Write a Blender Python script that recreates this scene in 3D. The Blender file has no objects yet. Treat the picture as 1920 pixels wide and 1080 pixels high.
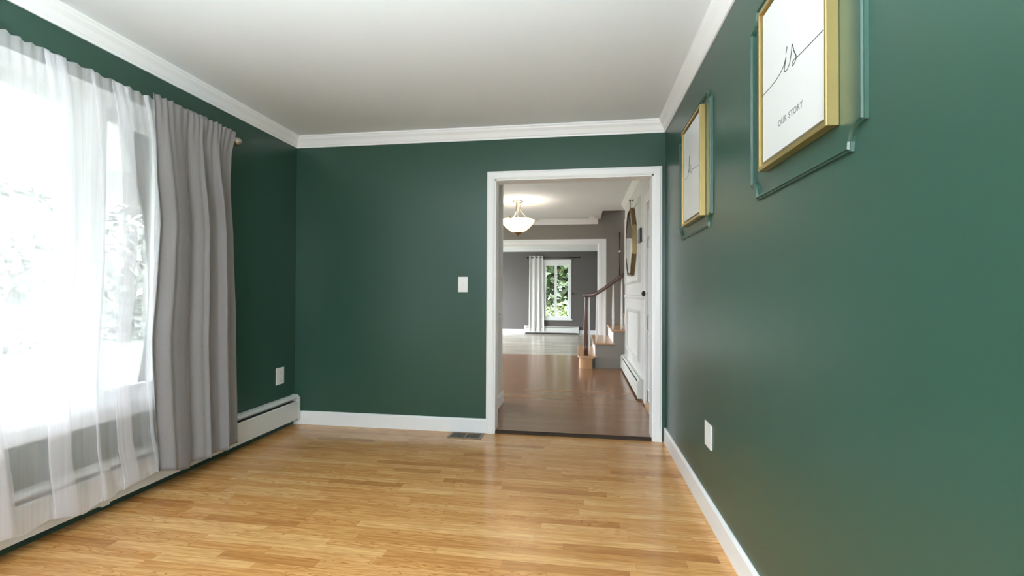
import bpy, bmesh, math, random
from mathutils import Vector, Matrix

# ------------------------------------------------------------------ camera
SC = bpy.context.scene
COL = SC.collection
F, YAW, PITCH, ROLL, CAMH = 873.93, 0.14651, 0.01142, 0.00514, 1.11673
cy, sy = math.cos(YAW), math.sin(YAW)
_r = Vector((cy, sy, 0)); _f = Vector((-sy, cy, 0)); _u = Vector((0, 0, 1))
_f2 = _f*math.cos(PITCH) + _u*math.sin(PITCH)
_u2 = _u*math.cos(PITCH) - _f*math.sin(PITCH)
_r3 = _r*math.cos(ROLL) + _u2*math.sin(ROLL)
_u3 = _u2*math.cos(ROLL) - _r*math.sin(ROLL)
cam_d = bpy.data.cameras.new('camera')
cam_d.sensor_width = 36.0
cam_d.lens = 36.0*F/1920.0
cam_d.clip_start = 0.02
cam = bpy.data.objects.new('camera', cam_d)
COL.objects.link(cam)
_m = Matrix((_r3, _u3, -_f2)).transposed().to_4x4()
_m.translation = Vector((0, 0, CAMH))
cam.matrix_world = _m
SC.camera = cam

# ------------------------------------------------------------------ world, exposure, daylight
world = bpy.data.worlds.new('daylight')
SC.world = world
world.use_nodes = True
wn = world.node_tree.nodes
bg = wn['Background']
bg.inputs['Color'].default_value = (0.87, 0.945, 1.0, 1)
bg.inputs['Strength'].default_value = 18.0
vs = SC.view_settings
vs.view_transform = 'Standard'
vs.look = 'None'
vs.gamma = 1.0
vs.exposure = 0.6
vs.use_curve_mapping = False
SC.cycles.max_bounces = 14
SC.cycles.diffuse_bounces = 6
SC.cycles.transparent_max_bounces = 24
SC.cycles.sample_clamp_indirect = 5.0
SC.cycles.use_denoising = True


def window_portal(name, loc, rot, sx, sz):
    """sky portal lying in a window opening: it only guides the sampling of the sky"""
    d = bpy.data.lights.new(name, 'AREA')
    d.shape = 'RECTANGLE'; d.size = sx; d.size_y = sz
    d.cycles.is_portal = True
    o = bpy.data.objects.new(name, d); COL.objects.link(o)
    o.location = loc; o.rotation_euler = rot
    return o


HP = math.pi/2
window_portal('skylight_portal', (-2.60, 0.86, 1.31), (0, -HP, 0), 1.6, 3.3)       # left window of the green room
window_portal('skylight_portal', (-0.15, -2.42, 1.48), (HP, 0, 0), 1.2, 1.3)        # added fill opening behind the camera
window_portal('skylight_portal', (-3.62, 6.3, 1.3), (0, -HP, 0), 1.6, 2.6)         # added unseen opening in the foyer side wall
window_portal('skylight_portal', (-0.63, 12.95, 1.22), (-HP, 0, 0), 0.8, 1.7)      # far window
window_portal('skylight_portal', (-4.22, 10.6, 1.28), (0, -HP, 0), 1.95, 3.4)        # added unseen opening in the living room side wall

# ------------------------------------------------------------------ material helpers
MATS = {}


def base_mat(name):
    m = bpy.data.materials.new(name); m.use_nodes = True
    nt = m.node_tree
    return m, nt, nt.nodes['Principled BSDF'], nt.nodes['Material Output']


def mat(name, col, rough=0.5, metal=0.0, spec=0.5, noise=0.0, nscale=40.0, bump=0.0, sheen=0.0, emit=None, estr=0.0, stretch=(1, 1, 1), coat=0.0):
    m, nt, b, out = base_mat(name)
    b.inputs['Roughness'].default_value = rough
    b.inputs['Metallic'].default_value = metal
    b.inputs['Specular IOR Level'].default_value = spec
    b.inputs['Sheen Weight'].default_value = sheen
    b.inputs['Coat Weight'].default_value = coat
    b.inputs['Base Color'].default_value = (*col, 1)
    if emit:
        b.inputs['Emission Color'].default_value = (*emit, 1)
        b.inputs['Emission Strength'].default_value = estr
    tc = nt.nodes.new('ShaderNodeTexCoord')
    mp = nt.nodes.new('ShaderNodeMapping'); mp.inputs['Scale'].default_value = stretch
    nz = nt.nodes.new('ShaderNodeTexNoise'); nz.inputs['Scale'].default_value = nscale; nz.inputs['Detail'].default_value = 4
    nt.links.new(tc.outputs['Object'], mp.inputs['Vector']); nt.links.new(mp.outputs['Vector'], nz.inputs['Vector'])
    if noise > 0:
        mx = nt.nodes.new('ShaderNodeMix'); mx.data_type = 'RGBA'
        mx.inputs['A'].default_value = (*[c*(1-noise) for c in col], 1)
        mx.inputs['B'].default_value = (*[min(1, c*(1+noise)) for c in col], 1)
        nt.links.new(nz.outputs['Fac'], mx.inputs['Factor'])
        nt.links.new(mx.outputs['Result'], b.inputs['Base Color'])
    if bump > 0:
        bp = nt.nodes.new('ShaderNodeBump'); bp.inputs['Strength'].default_value = bump; bp.inputs['Distance'].default_value = 0.002
        nt.links.new(nz.outputs['Fac'], bp.inputs['Height']); nt.links.new(bp.outputs['Normal'], b.inputs['Normal'])
    MATS[name] = m
    return m


def math_node(nt, op, a, b=None, c=None):
    n = nt.nodes.new('ShaderNodeMath'); n.operation = op
    for i, v in enumerate((a, b, c)):
        if v is None: continue
        if isinstance(v, (int, float)): n.inputs[i].default_value = v
        else: nt.links.new(v, n.inputs[i])
    return n.outputs[0]


def ramp(nt, fac, stops):
    r = nt.nodes.new('ShaderNodeValToRGB')
    el = r.color_ramp.elements
    while len(el) < len(stops): el.new(0.5)
    for e, (p, c) in zip(el, stops):
        e.position = p; e.color = (*c, 1)
    nt.links.new(fac, r.inputs['Fac'])
    return r.outputs['Color']


def strip_floor(name, width, tones, grain_dark, rough, spec=0.5, base_len=0.6, gk=0.34, fk=0.42, bump=0.12, sk=0.4):
    """strip flooring laid along X: random board lengths, one tone per board, oak grain, thin seams"""
    m, nt, b, out = base_mat(name)
    L = nt.links
    g = nt.nodes.new('ShaderNodeNewGeometry')
    sp = nt.nodes.new('ShaderNodeSeparateXYZ'); L.new(g.outputs['Position'], sp.inputs[0])
    X, Y = sp.outputs[0], sp.outputs[1]
    yr = math_node(nt, 'DIVIDE', Y, width)
    row = math_node(nt, 'FLOOR', yr)
    fy = math_node(nt, 'FRACT', yr)
    w1 = nt.nodes.new('ShaderNodeTexWhiteNoise'); w1.noise_dimensions = '1D'; L.new(row, w1.inputs['W'])
    off = math_node(nt, 'MULTIPLY', w1.outputs['Value'], 7.3)
    w2 = nt.nodes.new('ShaderNodeTexWhiteNoise'); w2.noise_dimensions = '1D'; L.new(math_node(nt, 'ADD', row, 91.7), w2.inputs['W'])
    ln = math_node(nt, 'MULTIPLY_ADD', w2.outputs['Value'], base_len*0.8, base_len*0.6)
    # uneven board lengths: warp X before cutting it into boards
    warp = math_node(nt, 'MULTIPLY', math_node(nt, 'SINE', math_node(nt, 'MULTIPLY_ADD', X, 2.9, off)), 0.13)
    xr = math_node(nt, 'DIVIDE', math_node(nt, 'ADD', math_node(nt, 'ADD', X, off), warp), ln)
    bid = math_node(nt, 'FLOOR', xr)
    fx = math_node(nt, 'FRACT', xr)
    cmb = nt.nodes.new('ShaderNodeCombineXYZ'); L.new(row, cmb.inputs[0]); L.new(bid, cmb.inputs[1])
    w3 = nt.nodes.new('ShaderNodeTexWhiteNoise'); w3.noise_dimensions = '3D'; L.new(cmb.outputs[0], w3.inputs['Vector'])
    tone = ramp(nt, w3.outputs['Value'], tones)
    # grain: noise stretched along the board, shifted per board
    sh = math_node(nt, 'MULTIPLY', w3.outputs['Value'], 37.0)
    gv = nt.nodes.new('ShaderNodeCombineXYZ')
    L.new(math_node(nt, 'MULTIPLY_ADD', X, 3.0, sh), gv.inputs[0]); L.new(math_node(nt, 'MULTIPLY_ADD', Y, 60.0, sh), gv.inputs[1]); L.new(sh, gv.inputs[2])
    n1 = nt.nodes.new('ShaderNodeTexNoise'); n1.inputs['Scale'].default_value = 1.6; n1.inputs['Detail'].default_value = 6; n1.inputs['Roughness'].default_value = 0.62
    n1.inputs['Distortion'].default_value = 0.6
    L.new(gv.outputs[0], n1.inputs['Vector'])
    # cathedral figure: bands of a distorted stretched noise
    gv2 = nt.nodes.new('ShaderNodeCombineXYZ')
    L.new(math_node(nt, 'MULTIPLY_ADD', X, 2.2, sh), gv2.inputs[0]); L.new(math_node(nt, 'MULTIPLY_ADD', Y, 16.0, sh), gv2.inputs[1]); L.new(sh, gv2.inputs[2])
    n2 = nt.nodes.new('ShaderNodeTexNoise'); n2.inputs['Scale'].default_value = 1.3; n2.inputs['Detail'].default_value = 2
    L.new(gv2.outputs[0], n2.inputs['Vector'])
    band = math_node(nt, 'ABSOLUTE', math_node(nt, 'SINE', math_node(nt, 'MULTIPLY', n2.outputs['Fac'], 30.0)))
    band = math_node(nt, 'POWER', math_node(nt, 'SUBTRACT', 1.0, band), 2.2)
    figured = math_node(nt, 'GREATER_THAN', math_node(nt, 'FRACT', math_node(nt, 'MULTIPLY', w3.outputs['Value'], 17.0)), 0.55)
    band = math_node(nt, 'MULTIPLY', band, math_node(nt, 'MULTIPLY_ADD', figured, fk, 0.06))
    grain = ramp(nt, n1.outputs['Fac'], [(0.36, (1, 1, 1)), (0.62, (0, 0, 0))])
    gfac = math_node(nt, 'MAXIMUM', math_node(nt, 'MULTIPLY', math_node(nt, 'SUBTRACT', 1.0, grain), gk), band)
    mx = nt.nodes.new('ShaderNodeMix'); mx.data_type = 'RGBA'; mx.blend_type = 'MULTIPLY'
    L.new(gfac, mx.inputs['Factor']); L.new(tone, mx.inputs['A']); mx.inputs['B'].default_value = (*grain_dark, 1)
    # seams
    e1 = math_node(nt, 'LESS_THAN', math_node(nt, 'MINIMUM', fy, math_node(nt, 'SUBTRACT', 1.0, fy)), 0.014)
    e2 = math_node(nt, 'LESS_THAN', math_node(nt, 'MULTIPLY', math_node(nt, 'MINIMUM', fx, math_node(nt, 'SUBTRACT', 1.0, fx)), ln), 0.0009)
    seam = math_node(nt, 'MULTIPLY', math_node(nt, 'MAXIMUM', e1, e2), sk)
    m2 = nt.nodes.new('ShaderNodeMix'); m2.data_type = 'RGBA'; m2.blend_type = 'MULTIPLY'
    L.new(seam, m2.inputs['Factor']); L.new(mx.outputs['Result'], m2.inputs['A']); m2.inputs['B'].default_value = (0.35, 0.25, 0.18, 1)
    L.new(m2.outputs['Result'], b.inputs['Base Color'])
    b.inputs['Roughness'].default_value = rough
    b.inputs['Specular IOR Level'].default_value = spec
    rr = math_node(nt, 'MULTIPLY_ADD', n1.outputs['Fac'], 0.12, rough-0.06)
    L.new(rr, b.inputs['Roughness'])
    bp = nt.nodes.new('ShaderNodeBump'); bp.inputs['Strength'].default_value = bump; bp.inputs['Distance'].default_value = 0.0008
    hgt = math_node(nt, 'SUBTRACT', w3.outputs['Value'], math_node(nt, 'MULTIPLY', seam, 3.0))
    L.new(hgt, bp.inputs['Height'])
    if bump > 0.05: L.new(bp.outputs['Normal'], b.inputs['Normal'])
    MATS[name] = m
    return m


def sheer_mat(name, col, opacity, transl=0.6):
    """voile: part of the light passes straight through the weave, the rest is scattered both ways"""
    m, nt, b, out = base_mat(name)
    nt.nodes.remove(b)
    tr = nt.nodes.new('ShaderNodeBsdfTransparent')
    df = nt.nodes.new('ShaderNodeBsdfDiffuse'); df.inputs['Color'].default_value = (*col, 1)
    tl = nt.nodes.new('ShaderNodeBsdfTranslucent'); tl.inputs['Color'].default_value = (*col, 1)
    m1 = nt.nodes.new('ShaderNodeMixShader'); m1.inputs['Fac'].default_value = transl
    m2 = nt.nodes.new('ShaderNodeMixShader')
    # the weave closes up where the cloth turns edge-on
    lw = nt.nodes.new('ShaderNodeLayerWeight'); lw.inputs['Blend'].default_value = 0.35
    fac = math_node(nt, 'MULTIPLY_ADD', lw.outputs['Facing'], 0.35*(1-opacity), opacity)
    tc = nt.nodes.new('ShaderNodeTexCoord'); mp = nt.nodes.new('ShaderNodeMapping'); mp.inputs['Scale'].default_value = (30, 90, 2.0)
    nz = nt.nodes.new('ShaderNodeTexNoise'); nz.inputs['Scale'].default_value = 1.0; nz.inputs['Detail'].default_value = 3
    nt.links.new(tc.outputs['Object'], mp.inputs['Vector']); nt.links.new(mp.outputs['Vector'], nz.inputs['Vector'])
    fac = math_node(nt, 'ADD', fac, math_node(nt, 'MULTIPLY_ADD', nz.outputs['Fac'], 0.16, -0.08))
    nt.links.new(fac, m2.inputs['Fac'])
    nt.links.new(df.outputs[0], m1.inputs[1]); nt.links.new(tl.outputs[0], m1.inputs[2])
    nt.links.new(tr.outputs[0], m2.inputs[1]); nt.links.new(m1.outputs[0], m2.inputs[2])
    nt.links.new(m2.outputs[0], out.inputs['Surface'])
    MATS[name] = m
    return m


def pane_mat(name):
    m, nt, b, out = base_mat(name)
    nt.nodes.remove(b)
    tr = nt.nodes.new('ShaderNodeBsdfTransparent'); tr.inputs['Color'].default_value = (0.97, 0.985, 0.98, 1)
    gl = nt.nodes.new('ShaderNodeBsdfGlossy'); gl.inputs['Roughness'].default_value = 0.02
    fr = nt.nodes.new('ShaderNodeFresnel'); fr.inputs['IOR'].default_value = 1.45
    mx = nt.nodes.new('ShaderNodeMixShader')
    nt.links.new(fr.outputs[0], mx.inputs['Fac']); nt.links.new(tr.outputs[0], mx.inputs[1]); nt.links.new(gl.outputs[0], mx.inputs[2])
    nt.links.new(mx.outputs[0], out.inputs['Surface'])
    MATS[name] = m
    return m


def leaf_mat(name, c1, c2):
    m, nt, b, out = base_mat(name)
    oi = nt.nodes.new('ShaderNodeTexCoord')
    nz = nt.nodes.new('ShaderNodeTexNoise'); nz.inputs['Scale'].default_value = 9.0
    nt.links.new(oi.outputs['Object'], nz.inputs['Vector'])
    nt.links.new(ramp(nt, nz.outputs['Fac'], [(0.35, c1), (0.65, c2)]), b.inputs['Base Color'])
    b.inputs['Roughness'].default_value = 0.55
    MATS[name] = m
    return m


GREEN = mat('green_satin_paint', (0.029, 0.077, 0.056), rough=0.32, spec=0.5, noise=0.02, nscale=3.0)
CEIL = mat('ceiling_white', (0.775, 0.82, 0.85), rough=0.9, spec=0.2, noise=0.01)
WHITE = mat('white_trim_paint', (0.88, 0.885, 0.89), rough=0.38, noise=0.01)
WHITE2 = mat('white_panel_paint', (0.74, 0.74, 0.725), rough=0.42, noise=0.015)
GREY = mat('taupe_grey_paint', (0.235, 0.21, 0.185), rough=0.55, noise=0.02, nscale=4.0)
GREY2 = mat('cool_grey_paint', (0.128, 0.116, 0.110), rough=0.55, noise=0.02, nscale=4.0)
OAK = strip_floor('oak_strip_floor', 0.057, [(0.0, (0.50, 0.235, 0.072)), (0.2, (0.66, 0.345, 0.118)), (0.7, (0.74, 0.42, 0.160)), (1.0, (0.81, 0.50, 0.215))], (0.50, 0.31, 0.15), 0.19, gk=0.62, fk=0.85)
WALNUT = strip_floor('brown_strip_floor', 0.083, [(0.0, (0.235, 0.112, 0.050)), (0.5, (0.255, 0.124, 0.057)), (1.0, (0.275, 0.137, 0.065))], (0.66, 0.56, 0.48), 0.20, base_len=1.1, gk=0.22, fk=0.10, bump=0.02, sk=0.16)
PALEFLOOR = strip_floor('pale_strip_floor', 0.083, [(0.0, (0.36, 0.31, 0.25)), (0.5, (0.43, 0.38, 0.31)), (1.0, (0.5, 0.45, 0.38))], (0.75, 0.7, 0.64), 0.22, base_len=1.1)
THRESH = mat('dark_threshold_wood', (0.045, 0.03, 0.02), rough=0.8, spec=0.15, noise=0.25, stretch=(2, 30, 30), nscale=4)
HEATW = mat('heater_enamel', (0.70, 0.70, 0.665), rough=0.45, noise=0.015)
DARK = mat('dark_slot', (0.02, 0.02, 0.02), rough=0.7)
SHEER = sheer_mat('white_voile', (0.90, 0.895, 0.93), 0.45, 0.38)
HEM = sheer_mat('white_voile_hem', (0.90, 0.895, 0.92), 0.36, 0.35)
VELVET = mat('grey_curtain_cloth', (0.215, 0.202, 0.202), rough=0.75, spec=0.3, noise=0.10, nscale=240, bump=0.35, sheen=0.25, stretch=(1, 1, 0.25))
NICKEL = mat('brushed_nickel', (0.62, 0.57, 0.50), rough=0.28, metal=1.0)
BRASS = mat('brushed_gold', (0.24, 0.17, 0.075), rough=0.32, metal=1.0, noise=0.06, stretch=(1, 1, 12), nscale=30)
FRAMEGOLD = mat('gold_frame_foil', (0.56, 0.42, 0.17), rough=0.36, metal=0.85, noise=0.06, nscale=30)
PAPER = mat('white_print_paper', (0.66, 0.665, 0.66), rough=0.35, spec=0.4)
INK = mat('black_ink', (0.02, 0.02, 0.022), rough=0.6)
INKGREY = mat('grey_ink', (0.17, 0.17, 0.18), rough=0.6)
PLASTIC = mat('white_plastic', (0.86, 0.87, 0.85), rough=0.35)
REGBROWN = mat('brown_register_metal', (0.24, 0.18, 0.125), rough=0.45, metal=0.3)
PANE = pane_mat('window_glass')
MAHOG = mat('mahogany_wood', (0.085, 0.026, 0.012), rough=0.3, noise=0.35, nscale=6, stretch=(18, 18, 1.5), coat=0.3)
OAKTRIM = mat('oak_stair_wood', (0.46, 0.25, 0.12), rough=0.3, noise=0.18, nscale=6, stretch=(2, 25, 25))
MIRROR = mat('mirror_glass', (0.9, 0.9, 0.9), rough=0.02, metal=1.0)
BLACKP = mat('black_plastic', (0.02, 0.02, 0.022), rough=0.45)
CURTW = mat('white_curtain_cloth', (0.72, 0.71, 0.70), rough=0.8, noise=0.04, nscale=200)
IRON = mat('dark_bronze', (0.06, 0.05, 0.045), rough=0.4, metal=0.8)
ALABASTER = mat('lit_alabaster_glass', (0.85, 0.72, 0.5), rough=0.35, emit=(1.0, 0.72, 0.36), estr=1.5, noise=0.15, nscale=12)
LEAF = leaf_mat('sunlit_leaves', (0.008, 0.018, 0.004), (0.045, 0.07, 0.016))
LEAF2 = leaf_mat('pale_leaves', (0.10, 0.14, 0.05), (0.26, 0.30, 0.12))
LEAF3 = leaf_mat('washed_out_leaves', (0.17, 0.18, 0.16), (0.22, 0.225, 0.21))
BARK = mat('bark', (0.09, 0.07, 0.05), rough=0.9, noise=0.3, nscale=12)
LAWN = mat('lawn', (0.135, 0.15, 0.11), rough=0.95, noise=0.3, nscale=2)
CONCRETE = mat('porch_concrete', (0.45, 0.44, 0.42), rough=0.9, noise=0.1, nscale=3)
PORCHW = mat('porch_white_paint', (0.78, 0.78, 0.77), rough=0.7)

# ------------------------------------------------------------------ mesh helpers


def add_box(bm, x0, x1, y0, y1, z0, z1):
    vs_ = [bm.verts.new((x, y, z)) for z in (z0, z1) for y in (y0, y1) for x in (x0, x1)]
    for f in ((0, 2, 3, 1), (4, 5, 7, 6), (0, 1, 5, 4), (2, 6, 7, 3), (0, 4, 6, 2), (1, 3, 7, 5)):
        bm.faces.new([vs_[i] for i in f])


def box_bm(*a):
    bm = bmesh.new(); add_box(bm, *a); return bm


def add_prism(bm, prof, fn, a, b):
    """closed profile [(p,q)...] swept straight from a to b; fn(p,q,t) -> xyz"""
    A = [bm.verts.new(fn(p, q, a)) for p, q in prof]
    B = [bm.verts.new(fn(p, q, b)) for p, q in prof]
    n = len(prof)
    for i in range(n):
        bm.faces.new((A[i], A[(i+1) % n], B[(i+1) % n], B[i]))
    bm.faces.new(A[::-1]); bm.faces.new(B)


def add_tube(bm, pts, r, seg=10, caps=True):
    pts = [Vector(p) for p in pts]
    n = len(pts)
    rs = r if isinstance(r, (list, tuple)) else [r]*n
    rings = []
    ref = Vector((0, 0, 1))
    for i, p in enumerate(pts):
        t = (pts[min(i+1, n-1)] - pts[max(i-1, 0)]).normalized()
        if abs(t.dot(ref)) > 0.95: ref = Vector((1, 0, 0))
        a = t.cross(ref).normalized(); b = t.cross(a).normalized()
        ref = b if abs(t.dot(b)) < 0.5 else ref
        rings.append([bm.verts.new(p + (a*math.cos(2*math.pi*k/seg) + b*math.sin(2*math.pi*k/seg))*rs[i]) for k in range(seg)])
        ref = a.cross(t)*-1
    for i in range(n-1):
        for k in range(seg):
            bm.faces.new((rings[i][k], rings[i][(k+1) % seg], rings[i+1][(k+1) % seg], rings[i+1][k]))
    if caps:
        bm.faces.new(rings[0][::-1]); bm.faces.new(rings[-1])


def add_lathe(bm, prof, seg=32, c=(0, 0, 0), closed=False):
    """prof [(r,z)...] turned about the vertical through c"""
    rings = []
    for r, z in prof:
        if r < 1e-5:
            rings.append([bm.verts.new((c[0], c[1], c[2]+z))])
        else:
            rings.append([bm.verts.new((c[0]+r*math.cos(2*math.pi*k/seg), c[1]+r*math.sin(2*math.pi*k/seg), c[2]+z)) for k in range(seg)])
    m = len(rings)
    for i in range(m if closed else m-1):
        A, B = rings[i], rings[(i+1) % m]
        for k in range(seg):
            q = [A[k % len(A)], A[(k+1) % len(A)], B[(k+1) % len(B)], B[k % len(B)]]
            u = []
            for v in q:
                if v not in u: u.append(v)
            if len(u) > 2: bm.faces.new(u)


def sweep(bm, path, prof, normal, closed=True):
    """mitred sweep of profile (offset in plane to the left of travel, height along normal) along a planar path"""
    N = Vector(normal)
    P = [Vector(p) for p in path]
    n = len(P)
    rings = []
    for i in range(n):
        if closed:
            d0 = (P[i]-P[i-1]).normalized(); d1 = (P[(i+1) % n]-P[i]).normalized()
        else:
            d0 = (P[i]-P[max(i-1, 0)]); d1 = (P[min(i+1, n-1)]-P[i])
            d0 = d0.normalized() if d0.length > 0 else d1.normalized()
            d1 = d1.normalized() if d1.length > 0 else d0
        s0 = N.cross(d0).normalized(); s1 = N.cross(d1).normalized()
        mv = (s0+s1).normalized()
        k = 1.0/max(0.35, mv.dot(s0))
        rings.append([bm.verts.new(P[i] + mv*(a*k) + N*h_) for a, h_ in prof])
    m = len(prof)
    for i in range(n if closed else n-1):
        A, B = rings[i], rings[(i+1) % n]
        for k in range(m):
            bm.faces.new((A[k], A[(k+1) % m], B[(k+1) % m], B[k]))
    if not closed:
        bm.faces.new(rings[0][::-1]); bm.faces.new(rings[-1])


def obj(name, bm, m, parent=None, smooth=False, bevel=0.0, off=None):
    bmesh.ops.recalc_face_normals(bm, faces=bm.faces)
    me = bpy.data.meshes.new(name); bm.to_mesh(me); bm.free()
    me.materials.append(m)
    if smooth:
        for p in me.polygons: p.use_smooth = True
    o = bpy.data.objects.new(name, me); COL.objects.link(o)
    if parent is not None:
        o.parent = parent
        o.matrix_parent_inverse = Matrix.Translation(-Vector(parent.location)) if parent.type == 'EMPTY' else Matrix.Identity(4)
    if bevel > 0:
        b = o.modifiers.new('bevel', 'BEVEL'); b.width = bevel; b.segments = 2; b.limit_method = 'ANGLE'; b.angle_limit = math.radians(40)
    return o


def thing(name, label, cat, loc, group=None):
    o = bpy.data.objects.new(name, None); COL.objects.link(o)
    o.location = loc; o.empty_display_size = 0.1
    o['label'] = label; o['category'] = cat
    if group: o['group'] = group
    return o


def tag(o, label, cat, group=None, kind=None):
    o['label'] = label; o['category'] = cat
    if group: o['group'] = group
    if kind: o['kind'] = kind
    return o


def struct(name, bm, m, label=None, cat=None, smooth=False, bevel=0.0, parent=None):
    o = obj(name, bm, m, parent, smooth, bevel)
    if parent is None:
        o['kind'] = 'structure'
        o['label'] = label; o['category'] = cat
    return o


# ------------------------------------------------------------------ room shell: green room
XL, XR, D, H = -2.411, 0.635, 3.67, 2.44
YB = -2.3                                   # wall behind the camera
WY0, WY1, WZ0, WZ1 = -0.75, 2.47, 0.52, 2.10   # left window opening
DX0, DX1, DZ = -0.685, 0.548, 2.03          # doorway

struct('floor', box_bm(XL, XR, YB, D+0.03, -0.1, 0), OAK, 'glossy honey oak strip floor of the green room', 'floor')

bm = bmesh.new()
add_box(bm, XL-0.15, XL, YB, WY0, 0, H); add_box(bm, XL-0.15, XL, WY1, D+0.12, 0, H)
add_box(bm, XL-0.15, XL, WY0, WY1, 0, WZ0); add_box(bm, XL-0.15, XL, WY0, WY1, WZ1, H)
struct('wall_left', bm, GREEN, 'dark green left wall holding the curtained window', 'wall')
struct('wall_right', box_bm(XR, XR+0.12, YB, D, 0, H), GREEN, 'long dark green right wall with the framed prints', 'wall')
bm = bmesh.new()
add_box(bm, XL, DX0, D, D+0.12, 0, H); add_box(bm, DX1, XR+0.12, D, D+0.12, 0, H); add_box(bm, DX0, DX1, D, D+0.12, DZ, H)
struct('wall_back', bm, GREEN, 'dark green end wall with the cased doorway', 'wall')
RW = (-0.75, 0.45, 0.85, 2.1)  # opening added behind the camera to brighten the end wall and trim
bm = bmesh.new()
add_box(bm, XL-0.15, RW[0], YB-0.12, YB, 0, H); add_box(bm, RW[1], XR+0.12, YB-0.12, YB, 0, H)
add_box(bm, RW[0], RW[1], YB-0.12, YB, 0, RW[2]); add_box(bm, RW[0], RW[1], YB-0.12, YB, RW[3], H)
struct('wall_front', bm, GREEN, 'green wall behind the viewer with an added opening for fill daylight', 'wall')
struct('ceiling', box_bm(XL-0.15, XR+0.12, YB-0.12, D+0.12, H, H+0.1), CEIL, 'smooth white ceiling of the green room', 'ceiling')

# crown moulding (profile: out from wall, down from ceiling)
crown = [(0, -0.092), (0.008, -0.092), (0.010, -0.080), (0.016, -0.074), (0.030, -0.045), (0.046, -0.026), (0.050, -0.016), (0.056, -0.010), (0.056, 0), (0, 0)]
CN = 'white crown moulding along the '
bm = bmesh.new(); add_prism(bm, crown, lambda p, q, t: (XL+p, t, H+q), YB, D)
struct('trim_1', bm, WHITE, CN+'left wall above the curtains', 'crown moulding')
bm = bmesh.new(); add_prism(bm, crown, lambda p, q, t: (XR-p, t, H+q), YB, D)
struct('trim_2', bm, WHITE, CN+'right wall above the prints', 'crown moulding')
bm = bmesh.new(); add_prism(bm, crown, lambda p, q, t: (t, D-p, H+q), XL+0.0, XR-0.0)
struct('trim_3', bm, WHITE, CN+'end wall above the doorway', 'crown moulding')

# baseboards
bbp = [(0, 0), (0.014, 0), (0.014, 0.100), (0.010, 0.108), (0.004, 0.113), (0, 0.113)]
bm = bmesh.new(); add_prism(bm, bbp, lambda p, q, t: (XR-p, t, q), YB, D-0.017)
struct('baseboard_right', bm, WHITE, 'white baseboard running along the right wall', 'baseboard')
bm = bmesh.new(); add_prism(bm, bbp, lambda p, q, t: (t, D-p, q), XL+0.002, DX0-0.06)
struct('baseboard_back', bm, WHITE, 'white baseboard under the light switch wall', 'baseboard')

# door casing + jamb of the doorway
cp = [(0, 0), (0, 0.011), (0.012, 0.016), (0.046, 0.018), (0.054, 0.014), (0.060, 0.014), (0.060, 0)]
bm = bmesh.new()
path = [(DX0, D, 0.0), (DX0, D, DZ), (DX1, D, DZ), (DX1, D, 0.0)]
sweep(bm, path, cp, (0, -1, 0), closed=False)
add_box(bm, DX0-0.0005, DX0+0.012, D-0.004, D+0.124, 0.0, DZ); add_box(bm, DX1-0.012, DX1+0.0005, D-0.004, D+0.124, 0.0, DZ)
add_box(bm, DX0, DX1, D-0.004, D+0.124, DZ-0.012, DZ+0.0005)
struct('trim_4', bm, WHITE, 'white casing and jamb around the doorway in the green end wall', 'door casing')
bm = bmesh.new(); add_prism(bm, [(D-0.004, 0), (D+0.002, 0.020), (D+0.030, 0.0205), (D+0.030, 0)], lambda p, q, t: (t, p, q), DX0+0.012, DX1-0.012)
struct('trim_5', bm, THRESH, 'dark wooden threshold strip across the doorway floor', 'threshold')

# wall panel mouldings with scooped corners, painted green


def scooped(y0, y1, z0, z1, r, n=6):
    pts = []
    def arc(cy_, cz_, a0, a1):
        for i in range(n+1):
            a = math.radians(a0+(a1-a0)*i/n); pts.append((cy_+r*math.cos(a), cz_+r*math.sin(a)))
    arc(y0, z0, 90, 0); arc(y1, z0, 180, 90); arc(y1, z1, 270, 180); arc(y0, z1, 360, 270)
    return pts


mp_ = [(-0.011, 0), (-0.010, 0.006), (-0.005, 0.006), (-0.001, 0.013), (0.004, 0.013), (0.006, 0.008), (0.010, 0.008), (0.011, 0)]
for i, (y0, y1, lab) in enumerate(((1.152, 1.836, 'near'), (2.392, 3.10, 'far'))):
    path = [(XR, y, z) for y, z in scooped(y0, y1, 1.466, 2.135, 0.055)]
    bm = bmesh.new(); sweep(bm, path, mp_, (-1, 0, 0), closed=True)
    struct('trim_%d' % (6+i), bm, GREEN, 'green scooped-corner wall moulding around the %s print' % ('large near' if i == 0 else 'farther'), 'wall moulding', smooth=False)

# ------------------------------------------------------------------ left window
SILLX = XL-0.09


def window_unit(parent, y0, y1, z0, z1, x, m=WHITE, w=0.045, t=0.05):
    bm = bmesh.new()
    add_box(bm, x-t/2, x+t/2, y0, y0+w, z0, z1); add_box(bm, x-t/2, x+t/2, y1-w, y1, z0, z1)
    add_box(bm, x-t/2, x+t/2, y0+w, y1-w, z0, z0+w); add_box(bm, x-t/2, x+t/2, y0+w, y1-w, z1-w, z1)
    s = obj('sash', bm, m, parent, bevel=0.003)
    obj('glass', box_bm(x-0.003, x+0.003, y0+w, y1-w, z0+w, z1-w), PANE, s)


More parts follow.
